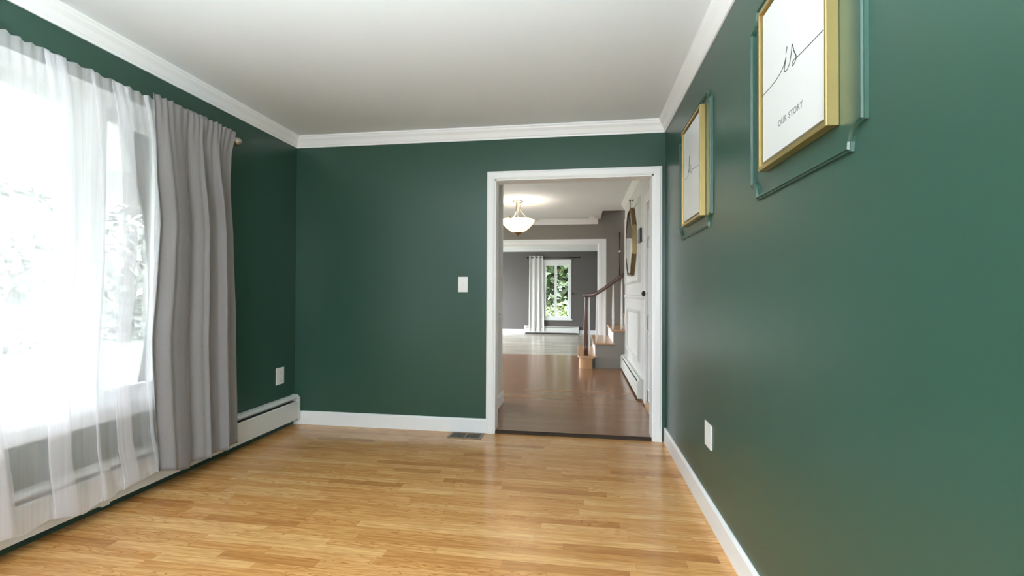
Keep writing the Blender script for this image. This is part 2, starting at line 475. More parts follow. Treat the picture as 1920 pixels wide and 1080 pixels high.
bm = bmesh.new()
fx0, fx1 = XL-0.15, XL
for a in ((fx0, fx1, WY0, WY0+0.03, WZ0, WZ1), (fx0, fx1, WY1-0.03, WY1, WZ0, WZ1), (fx0, fx1, WY0+0.03, WY1-0.03, WZ0, WZ0+0.03), (fx0, fx1, WY0+0.03, WY1-0.03, WZ1-0.03, WZ1),
          (fx0+0.01, fx1-0.005, 1.985, 2.06, WZ0+0.03, WZ1-0.03), (fx0+0.01, fx1-0.005, -0.32, -0.245, WZ0+0.03, WZ1-0.03)):
    add_box(bm, *a)
w1 = struct('window_1', bm, WHITE, 'wide white three-part window behind the sheer curtains', 'window')
for a in ((WY0+0.03, -0.32), (-0.245, 1.985), (2.06, WY1-0.03)):
    window_unit(w1, a[0], a[1], WZ0+0.03, WZ1-0.03, SILLX)
bm = bmesh.new()
cx0, cx1 = XL, XL+0.016
add_box(bm, cx0, cx1, WY1, WY1+0.07, WZ0-0.07, WZ1+0.04); add_box(bm, cx0, cx1, WY0-0.07, WY0, WZ0-0.07, WZ1+0.04)
add_box(bm, cx0, cx1, WY0, WY1, WZ1, WZ1+0.04); add_box(bm, cx0, cx1, WY0, WY1, WZ0-0.07, WZ0)
add_box(bm, cx0, cx1+0.02, WY0-0.03, WY1+0.03, WZ0-0.005, WZ0+0.02)
struct('trim_8', bm, WHITE, 'white casing and sill of the wide left window', 'window casing')

# ------------------------------------------------------------------ radiator of the green room


def baseboard_heater(name, label, axis, wall, out, a0, a1, z0, z1, joints=(), caps=(True, True), depth=0.066):
    """finned-tube baseboard heater; axis 'y' runs along Y on wall x=wall, 'x' runs along X on wall y=wall"""
    def P(p, q, t):
        return (wall+out*p, t, q) if axis == 'y' else (t, wall+out*p, q)
    mid = (a0+a1)/2
    t = thing(name, label, 'heater', P(0, 0, mid))
    bm = bmesh.new(); add_prism(bm, [(0, z0), (0.006, z0), (0.006, z1), (0, z1)], P, a0, a1)
    add_prism(bm, [(0.006, z1-0.006), (depth*0.40, z1-0.006), (depth*0.40, z1), (0.006, z1)], P, a0, a1)
    obj('back_plate', bm, HEATW, t)
    bm = bmesh.new()
    zt = z1-0.052
    add_prism(bm, [(depth-0.005, z0), (depth, z0), (depth, zt), (depth-0.006, zt+0.008), (depth-0.010, zt+0.006), (depth-0.005, zt-0.002)], P, a0+0.002, a1-0.002)
    obj('front_panel', bm, HEATW, t)
    bm = bmesh.new()
    add_prism(bm, [(depth*0.56, z1-0.006), (depth*0.58, z1-0.001), (depth-0.004, z1-0.018), (depth-0.006, z1-0.022)], P, a0, a1)
    obj('damper', bm, HEATW, t)
    bm = bmesh.new()
    add_prism(bm, [(0.007, z0+0.03), (depth-0.014, z0+0.03), (depth-0.014, z1-0.05), (0.007, z1-0.05)], P, a0+0.01, a1-0.01)
    obj('fin_tube', bm, DARK, t)
    capp = [(0, z0-0.01), (depth+0.003, z0-0.01), (depth+0.003, z1-0.022), (depth*0.66, z1+0.003), (0, z1+0.003)]
    for flag, u0, u1 in ((caps[0], a0-0.02, a0+0.03), (caps[1], a1-0.03, a1+0.0)):
        if flag:
            bm = bmesh.new(); add_prism(bm, capp, P, u0, u1); obj('end_cap', bm, HEATW, t, bevel=0.002)
    for j in joints:
        bm = bmesh.new(); add_prism(bm, [(a*1.0, b) for a, b in capp], P, j-0.02, j+0.02); obj('joint_cover', bm, HEATW, t, bevel=0.002)
    return t


baseboard_heater('baseboard_heater', 'long white baseboard heater on the green wall under the curtains', 'y', XL, 1, -1.4, 3.652, 0.055, 0.250, joints=(2.02,), caps=(True, True))

# ------------------------------------------------------------------ curtains


def lerp(a, b, t): return a+(b-a)*t


def edge(pts, z):
    """pts sorted by falling z: [(y,z)...] -> y at z"""
    if z >= pts[0][1]: return pts[0][0]
    for (y0, z0), (y1, z1) in zip(pts, pts[1:]):
        if z >= z1:
            t = (z0-z)/(z0-z1); t2 = t*t*(3-2*t)*0.5+t*0.5
            return lerp(y0, y1, t2)
    return pts[-1][0]


def cloth(name, eL, eR, ztop, zbot, x0, folds, nrip, arip, ngath, seed, nu=260, nv=60, thick=0.0, header=0.035, sfold=0.016, bump_fold=()):
    """hanging cloth: eL/eR edge curves, zbot(s) hem height, folds = doubled-over strips [(s0,s1)], nrip ripples of depth arip"""
    rnd = random.Random(seed)
    ph = [rnd.uniform(0, 6.28) for _ in range(8)]
    # path with S-folds in rest coordinate s (0..1): list of (s, dx)
    path = [(0.0, 0.0)]
    for s0, s1 in sorted(folds):
        path += [(s0, 0.0), (s1, 0.004), (s1+0.002, sfold*0.5), (s0, sfold*0.6), (s0-0.002, sfold*0.9), (s1, sfold), ]
        path += [(min(1, s1+0.05), 0.0)]
    path.append((1.0, 0.0))
    Ls = [0]
    for a, b in zip(path, path[1:]):
        Ls.append(Ls[-1]+math.hypot(b[0]-a[0], (b[1]-a[1])*1.0)+1e-6)
    cols = []
    for i in range(nu+1):
        d = Ls[-1]*i/nu
        for k in range(len(Ls)-1):
            if d <= Ls[k+1]+1e-9:
                t = (d-Ls[k])/(Ls[k+1]-Ls[k]); break
        cols.append((lerp(path[k][0], path[k+1][0], t), lerp(path[k][1], path[k+1][1], t), d/Ls[-1]))
    bm = bmesh.new()
    grid = []
    for j in range(nv+1):
        tv = j/nv
        row = []
        for s, dx, u in cols:
            zb = zbot(s)
            z = lerp(ztop, zb, tv)
            yl, yr = edge(eL, z), edge(eR, z)
            wob = 0.05*math.sin(6.28*1.3*u+ph[0])+0.02*math.sin(6.28*2.9*u+ph[1])
            phi = 6.28*nrip*(u+wob)+ph[2]+0.25*math.sin(3*tv+ph[3])
            gath = math.exp(-((ztop-z)/0.16)**1.3)
            phg = 6.28*ngath*(u+0.4*wob)+ph[4]
            grow = min(1.0, (ztop-z)/0.45)*0.92+0.08
            x = x0+dx*min(1, (ztop-z)/0.12)+arip*grow*(math.sin(phi)+0.35*math.sin(2.3*phi+ph[5]))+0.0045*gath*math.sin(phg)
            y = lerp(yl, yr, s)+arip*0.35*grow*math.cos(phi)*math.sin(math.pi*min(1, max(0, s)))
            zz = z
            if tv < 0.012: zz += 0.0035*math.sin(phg*0.9+1)+0.0025*math.sin(phg*0.37)
            # pinch of the rod pocket
            pin = math.exp(-((ztop-header-z)/0.012)**2)
            x = lerp(x, x0, 0.35*pin)
            row.append(bm.verts.new((x, y, zz)))
        grid.append(row)
    for j in range(nv):
        for i in range(nu):
            bm.faces.new((grid[j][i], grid[j][i+1], grid[j+1][i+1], grid[j+1][i]))
    return bm


ROD_X, ROD_Z = -2.292, 2.128
# curtain rod
rod = thing('curtain_rod', 'slim nickel curtain rod with ball finial above the left window', 'curtain rod', (ROD_X, 1.0, ROD_Z))
bm = bmesh.new(); add_tube(bm, [(ROD_X, -1.0, ROD_Z), (ROD_X, 2.765, ROD_Z)], 0.009, 14); obj('rod', bm, NICKEL, rod, smooth=True)
bm = bmesh.new()
prof = [(0.0001, -0.05), (0.011, -0.045), (0.011, -0.030), (0.016, -0.028), (0.016, -0.022), (0.010, -0.018), (0.018, -0.014), (0.026, -0.004), (0.0285, 0.008), (0.026, 0.020), (0.017, 0.030), (0.007, 0.035), (0.0001, 0.042)]
add_lathe(bm, [(r, z) for r, z in prof], 20)
bmesh.ops.rotate(bm, verts=bm.verts, cent=(0, 0, 0), matrix=Matrix.Rotation(-HP, 3, 'X'))
bmesh.ops.translate(bm, verts=bm.verts, vec=(ROD_X, 2.815, ROD_Z))
obj('finial', bm, NICKEL, rod, smooth=True)
for yb in (2.70, 0.9, -0.95):
    bm = bmesh.new(); add_tube(bm, [(XL, yb, ROD_Z-0.02), (XL+0.05, yb, ROD_Z-0.02), (ROD_X-0.008, yb, ROD_Z-0.014), (ROD_X, yb, ROD_Z-0.011)], 0.006, 8)
    add_box(bm, XL, XL+0.004, yb-0.012, yb+0.012, ROD_Z-0.05, ROD_Z+0.01)
    obj('bracket', bm, NICKEL, rod)

# sheer with its right edge beside the grey curtain
eR = [(2.187, 2.148), (2.222, 1.92), (2.245, 1.692), (2.256, 1.401), (2.235, 1.078), (2.219, 0.847), (2.212, 0.675), (2.236, 0.382), (2.285, 0.15)]
eL = [(1.10, 2.148), (1.12, 0.12)]


def s_of(y): return (y-1.10)/(2.187-1.10)


def hemA(s): return 0.118+0.030*max(0, (s-0.75)/0.25)-0.030*math.exp(-((s-0.64)/0.05)**2)+0.02*max(0, 0.4-s)+0.006*math.sin(s*40)


bm = cloth('sheer', eL, eR, 2.150, hemA, -2.271, [(s_of(1.668), s_of(1.752)), (s_of(1.955), s_of(2.035)), (s_of(2.128), s_of(2.145)), (s_of(1.86), s_of(1.872)), (s_of(1.40), s_of(1.43))], 7, 0.0045, 34, 5, nu=380)
sh = obj('sheer_curtain', bm, SHEER, None, smooth=True)
tag(sh, 'white sheer curtain panel hanging next to the grey curtain', 'curtain', 'sheer curtains on the left window')
bm = cloth('hem', eL, eR, 0.185, hemA, -2.2695, [(s_of(1.668), s_of(1.752)), (s_of(1.955), s_of(2.035)), (s_of(2.128), s_of(2.145)), (s_of(1.86), s_of(1.872)), (s_of(1.40), s_of(1.43))], 7, 0.0045, 0.01, 5, nu=380, nv=4)
obj('hem', bm, HEM, sh, smooth=True)
# sheer at the picture's left border
eR2 = [(1.47, 2.148), (1.49, 1.5), (1.508, 1.002), (1.528, 0.582), (1.542, 0.452), (1.559, 0.319), (1.575, 0.15)]
eL2 = [(-0.2, 2.148), (-0.2, 0.14)]


def hemB(s): return 0.15+0.015*math.sin(s*23)


bm = cloth('sheer', eL2, eR2, 2.150, hemB, -2.236, [(0.2, 0.24), (0.5, 0.54), (0.78, 0.82), (0.955, 0.985)], 9, 0.007, 40, 11, nu=300)
sh2 = obj('sheer_curtain', bm, SHEER, None, smooth=True)
tag(sh2, 'white sheer curtain panel cut off by the left picture border', 'curtain', 'sheer curtains on the left window')
# grey curtain
gL = [(y*0.985, z) for y, z in [(2.165, 2.150), (2.175, 2.10), (2.204, 1.827), (2.235, 1.485), (2.222, 1.252), (2.193, 0.85), (2.215, 0.503), (2.246, 0.177)]]
gR = [(y*0.993, z) for y, z in [(2.740, 2.150), (2.714, 2.0), (2.716, 1.868), (2.759, 1.458), (2.791, 0.931), (2.815, 0.107)]]


def hemG(s): return lerp(0.150, 0.100, min(1, s/0.33)) if s < 0.34 else 0.120


bm = cloth('grey', gL, gR, 2.158, hemG, -2.222, [], 3.3, 0.024, 15, 21, nu=240, nv=80)
gc = obj('grey_curtain', bm, VELVET, None, smooth=True)
sm = gc.modifiers.new('thickness', 'SOLIDIFY'); sm.thickness = 0.0025; sm.offset = 0
tag(gc, 'opaque grey curtain gathered at the right end of the rod', 'curtain')

# added fill uplight, torchiere-shaped, behind the camera (outside the picture), bounced off the ceiling
UX, UY = -0.5, -0.45
ul = thing('fill_uplight', 'added white torchiere-shaped fill light on the oak floor behind the viewer', 'fill light', (UX, UY, 0))
bm = bmesh.new(); add_lathe(bm, [(0.0001, 0), (0.14, 0), (0.14, 0.012), (0.02, 0.025), (0.011, 0.04), (0.011, 1.10), (0.0001, 1.10)], 24, (UX, UY, 0)); obj('stand', bm, NICKEL, ul, smooth=True)
bm = bmesh.new(); up = [(0.20, 1.275), (0.18, 1.195), (0.11, 1.12), (0.02, 1.10)]
add_lathe(bm, up+[(r-0.004, z+0.005) for r, z in up[::-1]], 40, (UX, UY, 0), closed=True); obj('bowl', bm, WHITE, ul, smooth=True)
ud = bpy.data.lights.new('fill_uplight_bulb', 'POINT'); ud.energy = 430; ud.color = (0.84, 0.94, 1.0); ud.shadow_soft_size = 0.06
uo = bpy.data.objects.new('fill_uplight_bulb', ud); COL.objects.link(uo); uo.location = (UX, UY, 1.20); uo.parent = ul; uo.matrix_parent_inverse = Matrix.Translation(-Vector(ul.location))

# ------------------------------------------------------------------ electrical plates, register


def plate(name, label, cat, origin, ux, n, w, h, part):
    """wall plate: origin centre on the wall, ux horizontal unit vector, n wall normal"""
    ux, n, o0 = Vector(ux), Vector(n), Vector(origin)
    def T(bm):
        M = Matrix((ux, Vector((0, 0, 1)), n)).transposed().to_4x4(); M.translation = o0
        bmesh.ops.transform(bm, matrix=M, verts=bm.verts); return bm
    t = thing(name, label, cat, origin)
    obj('cover_plate', T(box_bm(-w/2, w/2, -h/2, h/2, 0, 0.006)), PLASTIC, t, bevel=0.002)
    if part == 'switch':
        obj('toggle', T(box_bm(-0.005, 0.005, -0.012, 0.012, 0.006, 0.014)), PLASTIC, t, bevel=0.001)
        sc = (0.030, -0.030)
    elif part == 'outlet':
        for zz in (0.026, -0.026):
            r = obj('receptacle', T(box_bm(-0.017, 0.017, zz-0.017, zz+0.017, 0.006, 0.0075)), PLASTIC, t, bevel=0.001)
            bm = bmesh.new()
            add_box(bm, -0.008, -0.006, zz-0.004, zz+0.006, 0.0075, 0.0079); add_box(bm, 0.006, 0.008, zz-0.004, zz+0.006, 0.0075, 0.0079); add_box(bm, -0.002, 0.002, zz-0.012, zz-0.008, 0.0075, 0.0079)
            obj('slot', T(bm), DARK, r)
        sc = (0.0,)
    else:
        sc = (0.030, -0.030)
    for zz in sc:
        bm = bmesh.new(); add_lathe(bm, [(0.0001, 0.0072), (0.0025, 0.007), (0.003, 0.006)], 10, (0, zz, 0)); obj('screw', T(bm), PLASTIC, t)
    return t


plate('light_switch', 'white toggle light switch on the green wall left of the doorway', 'light switch', (-0.942, D, 1.186), (1, 0, 0), (0, -1, 0), 0.080, 0.124, 'switch')
plate('electrical_outlet', 'white outlet on the dark green wall above the heater', 'outlet', (XL, 3.470, 0.438), (0, 1, 0), (1, 0, 0), 0.098, 0.135, 'outlet')
plate('blank_wall_plate', 'blank white wall plate low on the right green wall', 'wall plate', (XR, 2.455, 0.414), (0, -1, 0), (-1, 0, 0), 0.115, 0.122, 'blank')

reg = thing('floor_register', 'small brown metal floor register beside the doorway baseboard', 'floor vent', (-0.885, 3.575, 0))
bm = bmesh.new()
rx0, rx1, ry0, ry1 = -1.02, -0.750, 3.495, 3.65
for a in ((rx0, rx1, ry0, ry0+0.02), (rx0, rx1, ry1-0.02, ry1), (rx0, rx0+0.02, ry0+0.02, ry1-0.02), (rx1-0.02, rx1, ry0+0.02, ry1-0.02), (-0.893, -0.877, ry0+0.02, ry1-0.02)):
    add_box(bm, *a, 0.0, 0.004)
obj('frame', bm, REGBROWN, reg, bevel=0.0015)
bm = bmesh.new()
for k in range(20):
    x = rx0+0.024+k*0.0118
    if -0.900 < x < -0.876: continue
    add_box(bm, x, x+0.003, ry0+0.02, ry1-0.02, 0.0, 0.003)
obj('louver', bm, REGBROWN, reg)
obj('duct_opening', box_bm(rx0+0.018, rx1-0.018, ry0+0.018, ry1-0.018, 0.0, 0.0012), DARK, reg)

# ------------------------------------------------------------------ framed prints on the right wall


def ribbon(pts, w, x0, x1):
    """pen stroke in the YZ plane, from x0 to x1"""
    bm = bmesh.new()
    n = len(pts); L_, R_ = [], []
    for i, (y, z) in enumerate(pts):
        a = pts[max(i-1, 0)]; b = pts[min(i+1, n-1)]
        d = Vector((b[0]-a[0], b[1]-a[1])).normalized()
        ww = w*(0.75+0.45*abs(d.y))
        L_.append((y-d.y*ww, z+d.x*ww)); R_.append((y+d.y*ww, z-d.x*ww))
    vt = [[bm.verts.new((x, *p)) for p in P] for P in (L_, R_) for x in (x0, x1)]
    A, B, C_, E_ = vt
    for i in range(n-1):
        bm.faces.new((A[i], A[i+1], C_[i+1], C_[i])); bm.faces.new((B[i], E_[i], E_[i+1], B[i+1]))
        bm.faces.new((A[i], B[i], B[i+1], A[i+1])); bm.faces.new((C_[i], C_[i+1], E_[i+1], E_[i]))
    bm.faces.new((A[0], C_[0], E_[0], B[0])); bm.faces.new((A[-1], B[-1], E_[-1], C_[-1]))
    return bm


def smooth_pts(P, n=6):
    out = []
    for i in range(len(P)-1):
        p0, p1, p2, p3 = P[max(i-1, 0)], P[i], P[i+1], P[min(i+2, len(P)-1)]
        for k in range(n):
            t = k/n
            out.append(tuple(0.5*((2*b)+(c-a)*t+(2*a-5*b+4*c-d)*t*t+(3*b-a-3*c+d)*t**3) for a, b, c, d in zip(p0, p1, p2, p3)))
    out.append(P[-1]); return out


def framed_print(label, y0, y1, z0, z1, strokes, caption=None):
    t = thing('framed_print', label, 'picture', (XR, (y0+y1)/2, z0), 'gold framed prints on the right wall')
    fd, fw = 0.030, 0.013
    bm = bmesh.new()
    path = [(XR, y0, z0), (XR, y1, z0), (XR, y1, z1), (XR, y0, z1)]
    sweep(bm, path, [(0, 0.001), (0, fd), (fw, fd), (fw, fd-0.008), (fw, 0.001)], (-1, 0, 0), closed=True)
    obj('frame', bm, FRAMEGOLD, t, bevel=0.001)
    px = XR-fd+0.007
    pr = obj('print', box_bm(px, XR-0.002, y0+fw, y1-fw, z0+fw, z1-fw), PAPER, t)
    for s_, w in strokes:
        obj('script_lettering', ribbon(smooth_pts(s_), w, px-0.0006, px+0.001), INK, pr)
    if caption:
        txt, yc, zc, size = caption
        cu = bpy.data.curves.new('caption', 'FONT'); cu.body = txt; cu.size = size; cu.align_x = 'CENTER'; cu.extrude = 0.0004
        cu.space_character = 1.12
        tmp = bpy.data.objects.new('caption', cu); COL.objects.link(tmp)
        dg = bpy.context.evaluated_depsgraph_get()
        me = bpy.data.meshes.new_from_object(tmp.evaluated_get(dg))
        bpy.data.objects.remove(tmp)
        M = Matrix((Vector((0, -1, 0)), Vector((0, 0, 1)), Vector((-1, 0, 0)))).transposed().to_4x4()
        M.translation = Vector((px-0.0003, yc, zc)); me.transform(M)
        me.materials.clear(); me.materials.append(INKGREY)
        o = bpy.data.objects.new('caption', me); COL.objects.link(o); o.parent = pr
        o.matrix_parent_inverse = Matrix.Identity(4)
    for c in pr.children: pass
    return t


IS = [(1.695, 1.795), (1.606, 1.796), (1.552, 1.805), (1.522, 1.818), (1.508, 1.835), (1.516, 1.812), (1.519, 1.800), (1.511, 1.794), (1.497, 1.795), (1.481, 1.808), (1.471, 1.832), (1.466, 1.853), (1.454, 1.827), (1.441, 1.806), (1.444, 1.795), (1.458, 1.788), (1.467, 1.791), (1.464, 1.799), (1.452, 1.801), (1.437, 1.799), (1.382, 1.797), (1.342, 1.796), (1.290, 1.795)]
DOT = [(1.500, 1.864), (1.504, 1.855), (1.508, 1.847)]
framed_print('large near gold framed print with the script word is and OUR STORY', 1.275, 1.702, 1.553, 2.077, [(IS, 0.0016), (DOT, 0.0018)], ('OUR STORY', 1.483, 1.643, 0.0275))
S2 = [(2.90, 1.800), (2.85, 1.796), (2.815, 1.800), (2.79, 1.83), (2.772, 1.872), (2.768, 1.905), (2.778, 1.895), (2.785, 1.85), (2.786, 1.815), (2.770, 1.835), (2.752, 1.848), (2.742, 1.835), (2.744, 1.806), (2.728, 1.800), (2.705, 1.812), (2.64, 1.803), (2.545, 1.798)]
framed_print('smaller-looking gold framed print on the right wall nearer the doorway', 2.525, 2.940, 1.537, 2.087, [(S2, 0.0014)])

# ------------------------------------------------------------------ foyer shell
FZ = 0.018
FXR, FXL, FY0, FY1 = 0.64, -3.4, D+0.12, 8.36
bm = bmesh.new(); add_box(bm, DX0, DX1, D+0.03, FY0, -0.1, FZ); add_box(bm, FXL, FXR, FY0, FY1, -0.1, FZ); add_box(bm, FXR, 3.0, 7.0, FY1, -0.1, FZ)
struct('floor_foyer', bm, WALNUT, 'brown strip wood floor of the hall beyond the doorway', 'floor')
WLX, WLY = -0.785, 4.68
struct('wall_foyer_left', box_bm(FXL, WLX, FY0, WLY, FZ, H), WHITE2, 'white panelled hall wall just left past the doorway', 'wall')
bm = bmesh.new(); FW = (5.1, 7.6, 0.55, 2.1)  # FW: unseen opening added to let daylight into the hall
add_box(bm, FXL-0.15, FXL, WLY, FW[0], 0, H); add_box(bm, FXL-0.15, FXL, FW[1], FY1, 0, H); add_box(bm, FXL-0.15, FXL, FW[0], FW[1], 0, FW[2]); add_box(bm, FXL-0.15, FXL, FW[0], FW[1], FW[3], H)
struct('wall_hall_light_opening', bm, GREY, 'hidden grey side wall of the hall with an added daylight opening', 'wall')
FD = (3.93, 4.79, 2.08)                         # front door opening y0 y1 top
bm = bmesh.new()
add_box(bm, FXR, FXR+0.14, FY0, FD[0], FZ, H); add_box(bm, FXR, FXR+0.14, FD[0], FD[1], FD[2], H); add_box(bm, FXR, FXR+0.14, FD[1], 7.02, FZ, H)
struct('wall_foyer_right', bm, WHITE2, 'white wainscoted hall wall with the round mirror', 'wall')
SY0 = 7.02
bm = bmesh.new(); add_box(bm, FXR+0.14, 3.0, SY0-0.12, SY0, FZ, 4.9); add_box(bm, 3.0, 3.12, SY0-0.12, FY1, FZ, 4.9); add_box(bm, FXR, FXR+0.14, SY0-0.12, SY0, H+0.1, 4.9)
add_box(bm, 0.20, 0.32, 7.55, FY1, H+0.1, 4.9); add_box(bm, 0.20, FXR, 7.43, 7.55, H+0.1, 4.9)
struct('wall_stairwell', bm, GREY, 'taupe wall of the stairwell rising behind the hall', 'wall')
OX0, OX1, OZ = -2.3, 0.306, 2.0
bm = bmesh.new()
add_box(bm, FXL-0.15, OX0, FY1, FY1+0.14, 0, H); add_box(bm, OX1, 3.12, FY1, FY1+0.14, 0, H); add_box(bm, OX0, OX1, FY1, FY1+0.14, OZ, H)
add_box(bm, 0.20, 3.12, FY1, FY1+0.14, H, 4.9)
struct('wall_foyer_far', bm, GREY, 'taupe far hall wall with the wide opening to the living room', 'wall')
bm = bmesh.new()
add_box(bm, FXL-0.15, 0.34, FY0, FY1, H, H+0.1); add_box(bm, 0.34, FXR+0.14, FY0, 7.55, H, H+0.1); add_box(bm, 0.2, 3.12, SY0-0.12, FY1+0.14, 4.9, 5.0)
struct('ceiling_foyer', bm, CEIL, 'white hall ceiling with the stairwell opening', 'ceiling')
bm = bmesh.new(); add_prism(bm, crown, lambda p, q, t: (FXR-p, t, H+q), FY0, 7.02)
struct('trim_9', bm, WHITE, 'white crown moulding above the round mirror in the hall', 'crown moulding')
bm = bmesh.new(); add_prism(bm, crown, lambda p, q, t: (t, FY1-p, H+q), FXL, 0.30)
struct('trim_10', bm, WHITE, 'white crown moulding on the far hall wall over the opening', 'crown moulding')
# casing of the wide opening, and its jamb
bm = bmesh.new()
cpw = [(0, 0), (0, 0.012), (0.015, 0.018), (0.08, 0.020), (0.09, 0.014), (0.135, 0.014), (0.135, 0)]
cpn = [(a*0.62, b) for a, b in cpw]
sweep(bm, [(OX1, FY1, FZ), (OX1, FY1, OZ), (OX0, FY1, OZ)][::-1], cpn, (0, -1, 0), closed=False)
add_box(bm, OX1-0.012, OX1+0.0005, FY1-0.005, FY1+0.145, FZ, OZ); add_box(bm, OX0, OX1-0.012, FY1-0.005, FY1+0.145, OZ-0.012, OZ+0.0005)
add_box(bm, OX1+0.082, OX1+0.135, FY1-0.010, FY1, FZ, OZ+0.083)
struct('trim_11', bm, WHITE, 'white casing around the wide opening to the living room', 'door casing')

# wainscot panel frames on the hall walls


def wain(name, X, nx, y0, y1, z0, z1, label):
    bm = bmesh.new()
    sweep(bm, [(X, y0, z0), (X, y1, z0), (X, y1, z1), (X, y0, z1)], [(-0.02, 0), (-0.018, 0.012), (-0.006, 0.026), (0.004, 0.026), (0.008, 0.012), (0.02, 0.008), (0.022, 0)], (nx, 0, 0), closed=True)
    struct(name, bm, WHITE2, label, 'wall moulding')


wain('trim_12', FXR, -1, 5.23, 6.57, 0.385, 0.91, 'white lower wainscot frame above the hall heater')
wain('trim_13', FXR, -1, 5.23, 6.80, 1.265, 2.17, 'white upper wainscot frame around the round mirror')
wain('trim_14', WLX, 1, 3.98, 4.45, 0.35, 0.904, 'white lower panel frame left past the doorway')
wain('trim_15', WLX, 1, 3.98, 4.45, 1.296, 2.17, 'white upper panel frame left past the doorway')
bm = bmesh.new(); add_prism(bm, [(0, 1.06), (0.012, 1.065), (0.016, 1.085), (0.012, 1.10), (0, 1.105)], lambda p, q, t: (FXR-p, t, q), 4.90, 7.0)
struct('trim_16', bm, WHITE2, 'white rail between the hall wainscot frames', 'wall moulding')
bm = bmesh.new(); add_prism(bm, bbp, lambda p, q, t: (WLX+p, t, FZ+q), FY0+0.03, WLY)
struct('baseboard_foyer_left', bm, WHITE, 'white baseboard just left past the doorway', 'baseboard')

# front door on the right of the hall
bm = bmesh.new()
DXF = FXR+0.012
add_box(bm, DXF, DXF+0.045, FD[0]+0.008, FD[1]-0.008, FZ+0.055, FD[2]-0.008)
dr = struct('door_1', bm, WHITE, 'white panelled front door on the right of the hall', 'door', bevel=0.002)
for (y0, y1) in ((4.03, 4.31), (4.41, 4.69)):
    for (z0, z1) in ((0.20, 0.75), (0.92, 1.55), (1.68, 1.93)):
        bm = bmesh.new()
        sweep(bm, [(DXF, y0, z0), (DXF, y1, z0), (DXF, y1, z1), (DXF, y0, z1)], [(0, 0), (0.004, 0.008), (0.014, 0.008), (0.02, 0)], (-1, 0, 0), closed=True)
        add_box(bm, DXF-0.006, DXF, y0+0.045, y1-0.045, z0+0.045, z1-0.045)
        obj('raised_panel', bm, WHITE, dr)
bm = bmesh.new(); add_lathe(bm, [(0.0001, 0.062), (0.018, 0.058), (0.027, 0.045), (0.024, 0.03), (0.010, 0.022), (0.010, 0.006), (0.028, 0.004), (0.028, 0)], 16)
bmesh.ops.rotate(bm, verts=bm.verts, cent=(0, 0, 0), matrix=Matrix.Rotation(-HP, 3, 'Y')); bmesh.ops.translate(bm, verts=bm.verts, vec=(DXF, 4.72, 1.12))
obj('door_knob', bm, IRON, dr, smooth=True)
bm = bmesh.new()
sweep(bm, [(FXR, FD[0], FZ), (FXR, FD[0], FD[2]), (FXR, FD[1], FD[2]), (FXR, FD[1], FZ)], [(0, 0), (0, 0.018), (0.01, 0.020), (0.075, 0.020), (0.085, 0.016), (0.085, 0)], (-1, 0, 0), closed=False)
struct('trim_17', bm, WHITE, 'white casing of the front door in the hall', 'door casing')
bm = bmesh.new(); add_prism(bm, [(0.02, 0), (0.02, 0.02), (-0.01, 0.052), (-0.06, 0.052), (-0.06, 0)], lambda p, q, t: (FXR-p, t, FZ+q), FD[0], FD[1])
struct('trim_18', bm, OAKTRIM, 'brown wooden sill under the front door', 'threshold')

baseboard_heater('baseboard_heater', 'white baseboard heater under the hall wainscot near the stairs', 'y', FXR, -1, 4.96, 6.98, FZ+0.03, 0.235, depth=0.058)

# ------------------------------------------------------------------ hall fittings: mirror, box, chandelier, smoke detector
MY, MZ, MR = 5.97, 1.753, 0.425
mr = thing('wall_mirror', 'octagonal gold framed mirror hanging on the white hall wall', 'mirror', (FXR, MY, MZ))


def octa(r, a0=22.5): return [(MY+r*math.cos(math.radians(a0+45*k)), MZ+r*math.sin(math.radians(a0+45*k))) for k in range(8)]


bm = bmesh.new(); sweep(bm, [(FXR, y, z) for y, z in octa(MR)], [(0, 0.001), (0, 0.050), (0.008, 0.050), (0.010, 0.041), (0.018, 0.041), (0.018, 0.001)], (-1, 0, 0), closed=True)
obj('frame', bm, BRASS, mr)
bm = bmesh.new()
O1 = [bm.verts.new((FXR-0.040, y, z)) for y, z in octa(MR-0.018)]; O2 = [bm.verts.new((FXR-0.046, y, z)) for y, z in octa(MR-0.07)]; O0 = [bm.verts.new((FXR-0.002, y, z)) for y, z in octa(MR-0.018)]
for k in range(8):
    bm.faces.new((O1[k], O1[(k+1) % 8], O2[(k+1) % 8], O2[k])); bm.faces.new((O0[k], O0[(k+1) % 8], O1[(k+1) % 8], O1[k]))
bm.faces.new(O2); bm.faces.new(O0[::-1])
obj('bevelled_glass', bm, MIRROR, mr)
bm = bmesh.new(); add_box(bm, FXR-0.035, FXR-0.030, MY-0.03, MY+0.03, MZ+MR*0.90, 2.29); obj('strap', bm, IRON, mr)
bm = bmesh.new(); add_tube(bm, [(FXR, MY, 2.285), (FXR-0.045, MY, 2.285)], 0.010, 10); obj('peg', bm, IRON, mr)

bx = tag(obj('wall_intercom_box', box_bm(FXR-0.022, FXR, 5.08, 5.30, 1.672, 1.822), BLACKP, None, bevel=0.004), 'small black box on the hall wall between mirror and front door', 'wall box')

